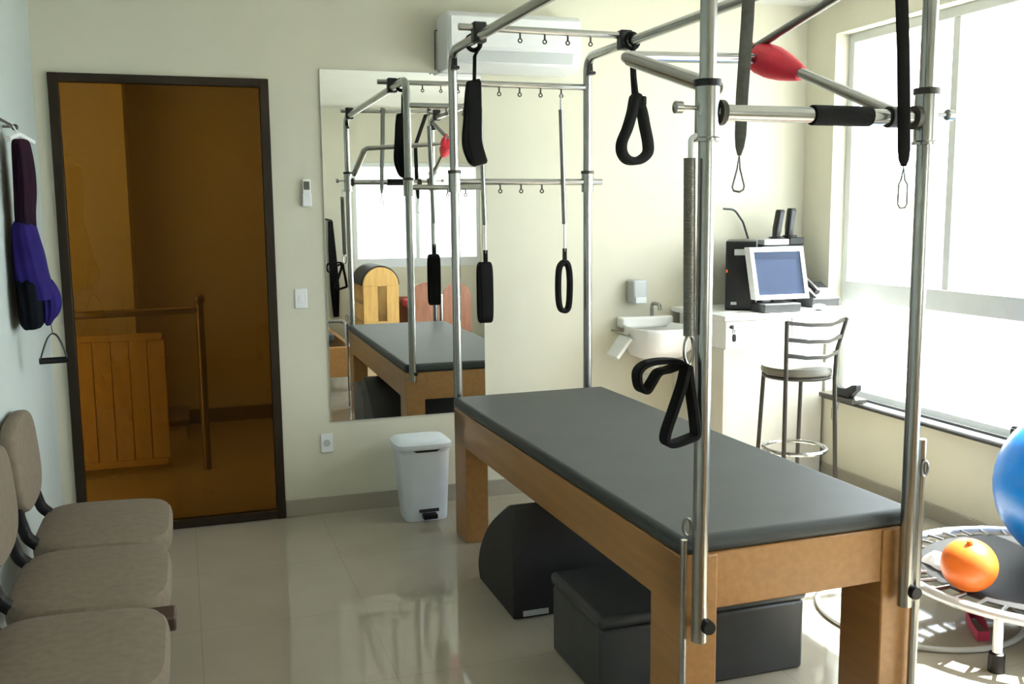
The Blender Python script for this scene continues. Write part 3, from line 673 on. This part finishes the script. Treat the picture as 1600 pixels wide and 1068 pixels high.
obj('back_panel', B(2.601, XR - .02, 4.62, 4.64, 0, .799), 'deskside', dk, .002)

pc = thing('computer_tower', 'black desktop computer tower on the left of the desk', 'computer', (2.712, 4.56, .972), R(-33))
obj('case', B(0, .16, .012, .29, .001, .365), 'dkgrey', pc, .006, local=True)
obj('front_bezel', B(.003, .157, 0, .012, .004, .362), 'black', pc, .004, local=True)
obj('drive_door', B(.045, .125, -.004, 0, .290, .322), 'lightgrey', pc, .004, local=True)
obj('badge', B(.03, .06, -.003, 0, .030, .045), 'lightgrey', pc, .001, local=True)
obj('power_led', B(.004, .012, -.003, 0, .20, .215), 'orange', pc, local=True)
pr = thing('printer', 'dark printer with pale lid behind the monitor', 'printer', (3.1, 4.72, .972))
obj('body', B(3.005, 3.262, 4.66, 4.872, .973, 1.305), 'dkgrey', pr, .008)
obj('lid', B(3.005, 3.165, 4.655, 4.868, 1.306, 1.338), 'lightgrey', pr, .005)
obj('side_tray', B(3.168, 3.262, 4.655, 4.868, 1.306, 1.345), 'black', pr, .005)
for x, lean, lab in ((3.118, .020, 'slim black speaker on the printer, the left one of the pair'), (3.196, .014, 'slim black speaker on the printer, the right one of the pair')):
    t = thing('desktop_speaker', lab, 'speaker', (x, 4.7, 1.345), group='slim speakers on the printer')
    zb = 1.346 if x > 3.16 else 1.339
    obj('foot', MB().lathe([(.004, zb), (.040, zb), (.038, zb + .010), (.008, zb + .016)], (x, 4.70, 0), 20), 'black', t)
    obj('column', MB().loft([rrect(x - lean * .5, 4.70, .017, .02, zb + .012, 4, 20), rrect(x, 4.705, .020, .022, zb + .06, 4, 20), rrect(x + lean, 4.71, .021, .022, zb + .148, 4, 20), rrect(x + lean, 4.71, .017, .018, zb + .158, 4, 20)]), 'black', t)
    obj('grille', MB().loft([[Vector((x - .011, 4.6815, zb + .03)), Vector((x + .011, 4.6815, zb + .03)), Vector((x + .011 + lean, 4.686, zb + .145)), Vector((x - .011 + lean, 4.686, zb + .145))], [Vector((x - .011, 4.69, zb + .03)), Vector((x + .011, 4.69, zb + .03)), Vector((x + .011 + lean, 4.695, zb + .145)), Vector((x - .011 + lean, 4.695, zb + .145))]]), 'dkgrey', t)
cb = thing('black_cable', 'dark curved cable rising behind the computer tower', 'cable', (2.98, 4.84, 1.34))
obj('cord', MB().tube(arcpts([(2.86, 4.84, 1.505), (2.93, 4.84, 1.50), (2.985, 4.84, 1.43), (3.02, 4.84, 1.338)], .06), .006, 8), 'dkgrey', cb)
mo = thing('monitor', 'white framed computer monitor with dark blue screen on the desk', 'monitor', (2.985, 4.48, .972))
ty = lambda z: 4.395 + (z - 1.04) * .10
def slab(x0, x1, z0, z1, t0, t1, sk=-.11):
    f_ = lambda x, z, t_: (x + (z - 1.04) * sk, ty(z) + t_, z)
    return MB().prism([(x0, z0), (x1, z0), (x1, z1), (x0, z1)], lambda a, b_, d_: f_(a, b_, d_), t0, t1)
obj('housing', slab(2.792, 3.113, 1.036, 1.305, 0.004, .045), 'white', mo, .004)
obj('bezel', MB().add(*(lambda m_: (m_.v, m_.f))(slab(2.792, 3.113, 1.036, 1.060, -.008, .004))).add(*(lambda m_: (m_.v, m_.f))(slab(2.792, 3.113, 1.282, 1.305, -.008, .004))).add(*(lambda m_: (m_.v, m_.f))(slab(2.792, 2.814, 1.060, 1.282, -.008, .004))).add(*(lambda m_: (m_.v, m_.f))(slab(3.091, 3.113, 1.060, 1.282, -.008, .004))), 'white', mo)
obj('screen', slab(2.814, 3.091, 1.060, 1.282, -.002, .003), 'screen', mo)
obj('neck', B(2.92, 2.99, 4.425, 4.455, 1.0, 1.10), 'dkgrey', mo, .004)
obj('base', B(2.81, 3.03, 4.335, 4.465, .973, 1.018), 'dkgrey', mo, .006)
tp = thing('telephone', 'black telephone set on the desk right of the monitor', 'telephone', (3.29, 4.6, .972))
obj('base', MB().prism([(4.48, .973), (4.65, .973), (4.65, 1.10), (4.48, 1.02)], lambda a, b_, d_: (d_, a, b_), 3.20, 3.375), 'dkgrey', tp, .006)
obj('handset', MB().tube(arcpts([(3.235, 4.49, 1.055), (3.235, 4.52, 1.075), (3.235, 4.61, 1.12), (3.235, 4.64, 1.11)], .02), .016, 10), 'black', tp)
ms = thing('computer_mouse', 'small grey mouse on the desk beside the monitor base', 'mouse', (3.16, 4.36, .972))
obj('shell', MB().sphere((3.16, 4.36, .990), .03, 20, 12, (1, 1.6, .55)), 'lightgrey', ms)
obj('wheel', MB().lathe([(.001, -.003), (.007, -.003), (.007, .003), (.001, .003)], (3.16, 4.335, 1.0), 12, axis='X'), 'black', ms)
pa = obj('paper_sheet', B(3.255, 3.375, 4.36, 4.50, .973, .977), 'paper', loc=(3.3, 4.43, .973)); tag(pa, 'small stack of white paper at the right end of the desk', 'paper')

# bar stool
so = thing('bar_stool', 'dark metal bar stool with slatted back in front of the desk', 'stool', (2.81, 4.04, 0))
SCx, SCy, SZ = 2.805, 4.035, .755
obj('seat', MB().lathe([(.02, -.045), (.15, -.045), (.168, -.036), (.172, -.02), (.166, -.004), (.13, .004), (.02, .006)], (SCx, SCy, SZ), 36), 'seatpad', so)
obj('seat_ring', MB().tube([(SCx + .158 * math.cos(a), SCy + .158 * math.sin(a), SZ - .052) for a in [2 * PI * i / 32 for i in range(32)]], .009, 8, True), 'darksteel', so)
bl, brr = Vector((2.655, 3.905, 0)), Vector((2.93, 3.885, 0))
obj('leg', MB().tube(arcpts([(2.642, 3.885, .005), (2.648, 3.895, .70), (2.640, 3.885, .985)], .3), .0105, 10), 'darksteel', so)
obj('leg', MB().tube(arcpts([(2.93, 3.87, .005), (2.915, 3.89, .70), (2.918, 3.885, .83), (2.962, 3.875, .99)], .12), .0105, 10), 'darksteel', so)
obj('leg', MB().tube([(2.672, 4.18, .005), (2.695, 4.15, .715)], .0105, 10), 'darksteel', so)
obj('leg', MB().tube([(2.925, 4.19, .005), (2.915, 4.155, .715)], .0105, 10), 'darksteel', so)
for z, xl, xr in ((.978, 2.640, 2.960), (.90, 2.642, 2.942), (.825, 2.644, 2.918)):
    obj('back_slat', MB().ribbon([(xl, 3.885, z), ((xl + xr) / 2 - .05, 3.862, z - .012), ((xl + xr) / 2 + .06, 3.858, z - .014), (xr, 3.878, z + .006)], (0, 0, 1), .020, .010), 'darksteel', so)
obj('foot_ring', MB().tube([(SCx + .150 * math.cos(a), SCy + .150 * math.sin(a), .34) for a in [2 * PI * i / 36 for i in range(36)]], .010, 8, True), 'chrome', so)

# basin on the back wall
bs = thing('wash_basin', 'white rounded wall basin between the table and the desk', 'basin', (2.40, 4.66, .7))
rings = []
for z, k, dy in ((.715, .55, .06), (.735, .80, .03), (.78, .95, .01), (.85, 1.0, 0), (.885, 1.0, 0), (.892, .97, 0), (.88, .88, 0), (.82, .75, .0), (.79, .5, .0)):
    rings.append(rrect(2.385, 4.675 + dy, .165 * k, .195 * k, z, 2.8, 36))
obj('bowl', MB().loft(rings), 'ceramic', bs)
obj('shelf', MB().box(2.23, 2.54, 4.80, YB, .87, .93), 'ceramic', bs, .012)
obj('trap_pipe', MB().tube(arcpts([(2.39, 4.72, .73), (2.39, 4.72, .58), (2.39, 4.80, .58), (2.39, YB, .60)], .03), .016, 10), 'white', bs)
obj('tap', MB().tube(arcpts([(2.42, 4.83, .93), (2.42, 4.83, 1.0), (2.42, 4.74, 1.0), (2.42, 4.735, .97)], .03), .010, 10), 'chrome', bs)
sd = thing('soap_dispenser', 'grey soap dispenser on the back wall above the basin', 'dispenser', (2.33, YB, 1.06))
obj('body', B(2.29, 2.375, YB - .09, YB, 1.0, 1.13), 'lightgrey', sd, .012); obj('push_bar', B(2.30, 2.365, YB - .10, YB - .09, 1.005, 1.04), 'alu', sd, .003)
tw = thing('white_towel', 'white folded towel leaning at the left of the basin', 'towel', (2.19, 4.72, .74))
obj('cloth', MB().ribbon([(2.215, 4.72, .835), (2.195, 4.72, .81), (2.165, 4.72, .77), (2.135, 4.72, .735)], (0, 1, 0), .14, .026), 'paper', tw)
obj('ring', MB().tube([(2.205, YB, .855), (2.205, 4.66, .853)], .006, 8), 'chrome', tw)

# ------------------------------------------------------------------ things on the sill
cl = thing('sill_clamp', 'dark metal clamp on the far end of the window sill', 'clamp', (3.36, 4.4, .47))
obj('base', B(3.30, 3.40, 4.26, 4.54, .475, .50), 'darksteel', cl, .004)
obj('jaw', MB().prism([(4.43, .50), (4.44, .555), (4.40, .545), (4.34, .548), (4.29, .575), (4.255, .580), (4.255, .55), (4.285, .53), (4.31, .50)], lambda a, b_, d_: (d_, a, b_), 3.32, 3.36), 'black', cl, .004)
obj('wire', MB().tube(arcpts([(3.30, 4.36, .48), (3.28, 4.36, .40), (3.30, 4.42, .36), (3.33, 4.46, .42)], .03), .002, 6), 'steel', cl)
sb_ = thing('sill_speaker', 'small black box standing on the window sill above the blue ball', 'box', (3.37, 3.17, .47))
obj('body', B(3.32, 3.42, 3.08, 3.235, .473, .575), 'black', sb_, .012, 3); obj('front', B(3.313, 3.321, 3.09, 3.225, .485, .565), 'dkgrey', sb_, .002)

# ------------------------------------------------------------------ trampoline and balls
TX, TY, TR, TZ = 2.872, 2.63, .505, .195
tr = thing('mini_trampoline', 'round mini trampoline with pale rim and black mat by the window', 'trampoline', (TX, TY, 0))
circ = lambda r_, z, n=56: [(TX + r_ * math.cos(2 * PI * i / n), TY + r_ * math.sin(2 * PI * i / n), z) for i in range(n)]
obj('rim', MB().tube(circ(TR - .018, TZ - .005), .018, 12, True), 'rim', tr)
obj('mat', MB().lathe([(.01, TZ - .006), (.40, TZ - .006), (.405, TZ), (.40, TZ + .003), (.01, TZ + .003)], (TX, TY, 0), 48), 'foam', tr)
sm = MB()
for i in range(36):
    a = 2 * PI * i / 36
    sm = MB().tube([(TX + .40 * math.cos(a), TY + .40 * math.sin(a), TZ), (TX + (TR - .02) * math.cos(a), TY + (TR - .02) * math.sin(a), TZ - .002)], .007, 6)
    obj('spring', sm, 'steel', tr)
for i in range(6):
    a = 2 * PI * i / 6 + R(210)
    lx, ly = TX + (TR - .018) * math.cos(a), TY + (TR - .018) * math.sin(a)
    lg = obj('leg', MB().tube([(lx, ly, .04), (lx, ly, TZ - .01)], .016, 12), 'rim', tr)
    obj('rubber_foot', MB().lathe([(.004, 0), (.026, 0), (.025, .062), (.018, .066)], (lx, ly, 0), 16), 'black', lg)
bl_ = thing('exercise_ball', 'large glossy blue exercise ball on the trampoline', 'ball', (3.03, 2.60, TZ + .003))
prof = []
R_ = .300
for i in range(41):
    a = PI * i / 40; rr_ = R_ * (1 + .0016 * math.cos(a * 40)); prof.append((max(1e-4, math.sin(a)) * rr_, -math.cos(a) * rr_))
obj('ball', MB().lathe(prof, (3.03, 2.60, TZ + .003 + R_), 56), 'blue', bl_)
obj('valve', MB().lathe([(.003, -R_ - .003), (.010, -R_ - .003), (.010, -R_ + .004)], (3.03, 2.60, TZ + .003 + R_), 12, axis='Y'), 'white', bl_)
ob = thing('small_ball', 'small orange soft ball on the trampoline edge', 'ball', (2.492, 2.57, TZ + .003))
obj('ball', MB().sphere((2.497, 2.572, TZ + .095), .092, 36, 20, (1, 1, .98)), 'orange', ob)
obj('valve', MB().tube([(2.475, 2.55, TZ + .178), (2.470, 2.548, TZ + .192)], [.012, .007], 10), 'orange', ob)
rb = thing('red_band', 'red elastic band lying under the trampoline', 'band', (2.6, 2.62, 0))
obj('loop', MB().ribbon([(2.56, 2.58, .020), (2.60, 2.65, .020), (2.66, 2.74, .020), (2.70, 2.74, .020), (2.66, 2.65, .020), (2.60, 2.57, .020)], (0, 0, 1), .035, .004, True), 'band', rb)
ww = thing('white_cloth', 'small crumpled white cloth on the trampoline beside the post', 'cloth', (2.47, 2.76, TZ))
rings = []
for z, k in ((TZ + .0045, .04), (TZ + .007, .055), (TZ + .025, .05), (TZ + .042, .035), (TZ + .048, .01)):
    rings.append([Vector((2.585 + k * math.cos(a) * (1 + .25 * math.sin(3 * a + z * 40)), 2.80 + k * 1.2 * math.sin(a) * (1 + .2 * math.cos(5 * a)), z)) for a in [2 * PI * i / 24 for i in range(24)]])
obj('fold', MB().loft(rings), 'paper', ww)

# ------------------------------------------------------------------ behind the camera, seen in the mirror
lb = thing('ladder_barrel', 'honey coloured wooden barrel frame with arched end, seen in the mirror', 'barrel', (1.88, -.2, 0))
def arch(x0, x1, z1, n=20):
    cx, hw = (x0 + x1) / 2, (x1 - x0) / 2
    return [(x0, 0), (x0, z1 - hw)] + [(cx - hw * math.cos(PI * i / n), z1 - hw + hw * math.sin(PI * i / n)) for i in range(1, n)] + [(x1, z1 - hw), (x1, 0)]
def arch_panel(mb, x0, x1, z1, y0, y1, hx0, hx1, hz0, hz1):
    # arch with a rectangular opening, built as pieces that share outlines
    cx, hw, n = (x0 + x1) / 2, (x1 - x0) / 2, 20
    top = [(x0, hz1), (x0, z1 - hw)] if z1 - hw > hz1 else [(x0, hz1)]
    top += [(cx - hw * math.cos(PI * i / n), z1 - hw + hw * math.sin(PI * i / n)) for i in range(1, n)]
    top += [(x1, z1 - hw), (x1, hz1)] if z1 - hw > hz1 else [(x1, hz1)]
    fn = lambda a, b_, d_: (a, d_, b_)
    mb.prism(top, fn, y0, y1)
    mb.box(x0, hx0, y0, y1, hz0, hz1); mb.box(hx1, x1, y0, y1, hz0, hz1); mb.box(x0, x1, y0, y1, 0, hz0)
    return mb
obj('end_panel', arch_panel(MB(), 1.70, 2.06, .965, -.03, 0, 1.845, 1.935, .42, .775), 'wood_yellow', lb, .003)
obj('end_panel', arch_panel(MB(), 1.70, 2.06, .965, -.62, -.59, 1.845, 1.935, .42, .775), 'wood_yellow', lb, .003)
ao = [(1.88 - .195 * math.cos(PI * i / 20), .785 + .195 * math.sin(PI * i / 20)) for i in range(21)] + [(1.88 + .182 * math.cos(PI * i / 20), .785 + .182 * math.sin(PI * i / 20)) for i in range(21)]
obj('barrel_pad', MB().prism(ao, lambda a, b_, d_: (a, d_, b_), -.60, -.03), 'foam', lb)
for z in (.2, .4, .6):
    obj('rung', MB().tube([(1.72, -.6, z), (1.72, -.02, z)], .016, 10), 'wood_yellow', lb)
cc = thing('wooden_chair_barrel', 'reddish wooden exercise chair with arched sides, seen in the mirror', 'exercise chair', (2.5, -.1, 0))
obj('side_panel', MB().prism(arch(2.17, 2.49, .80), lambda a, b_, d_: (a, d_, b_), -.03, 0), 'wood_red', cc, .003)
obj('side_panel', MB().prism(arch(2.52, 2.82, .79), lambda a, b_, d_: (a, d_, b_), -.05, -.02), 'wood_red', cc, .003)
obj('seat_pad', B(2.2, 2.8, -.5, -.06, .52, .60), 'red', cc, .015, 3)
obj('back_panel', B(2.17, 2.82, -.55, -.52, 0, .62), 'wood_red', cc, .003)
rf = thing('reformer', 'low wooden reformer bench with slanted footbar, seen in the mirror', 'exercise bench', (1.0, .4, 0))
obj('side_rail', B(.70, .74, -.75, 1.45, .13, .37), 'wood', rf, .004); obj('side_rail', B(1.33, 1.37, -.75, 1.45, .13, .37), 'wood', rf, .004)
obj('end_rail', B(.70, 1.37, 1.45, 1.50, .13, .385), 'wood', rf, .004); obj('end_rail', B(.70, 1.37, -.80, -.75, .13, .37), 'wood', rf, .004)
for x in (.73, 1.34):
    for y in (1.42, -.70): obj('leg', B(x - .03, x + .03, y - .03, y + .03, 0, .13), 'darksteel', rf, .003)
obj('carriage', B(.78, 1.29, -.3, .75, .33, .41), 'vinyl', rf, .015, 3)
obj('footbar', MB().tube(arcpts([(.76, 1.40, .36), (.76, 1.28, .58), (1.31, 1.28, .58), (1.31, 1.40, .36)], .05), .016, 10), 'chrome', rf)
hs = thing('long_black_strap', 'long black strap hanging on the wall behind, seen in the mirror', 'strap', (1.56, YF, .4))
obj('webbing', MB().ribbon([(1.545, YF + .03, 1.42), (1.555, YF + .03, 1.1), (1.57, YF + .03, .7), (1.575, YF + .03, .38)], (1, 0, 0), [.05, .08, .10, .06], .025), 'webbing', hs)
obj('hook', MB().tube([(1.50, YF, 1.44), (1.50, YF + .04, 1.44), (1.56, YF + .04, 1.425)], .010, 8), 'darksteel', hs)
hp = thing('hoop', 'thin grey hoop lying on the sunlit floor beside the trampoline', 'hoop', (2.555, 2.87, 0))
obj('ring', MB().tube([(2.555 + .36 * math.cos(2 * PI * i / 64), 2.87 + .36 * math.sin(2 * PI * i / 64), .011) for i in range(64)], .010, 10, True), 'lightgrey', hp)
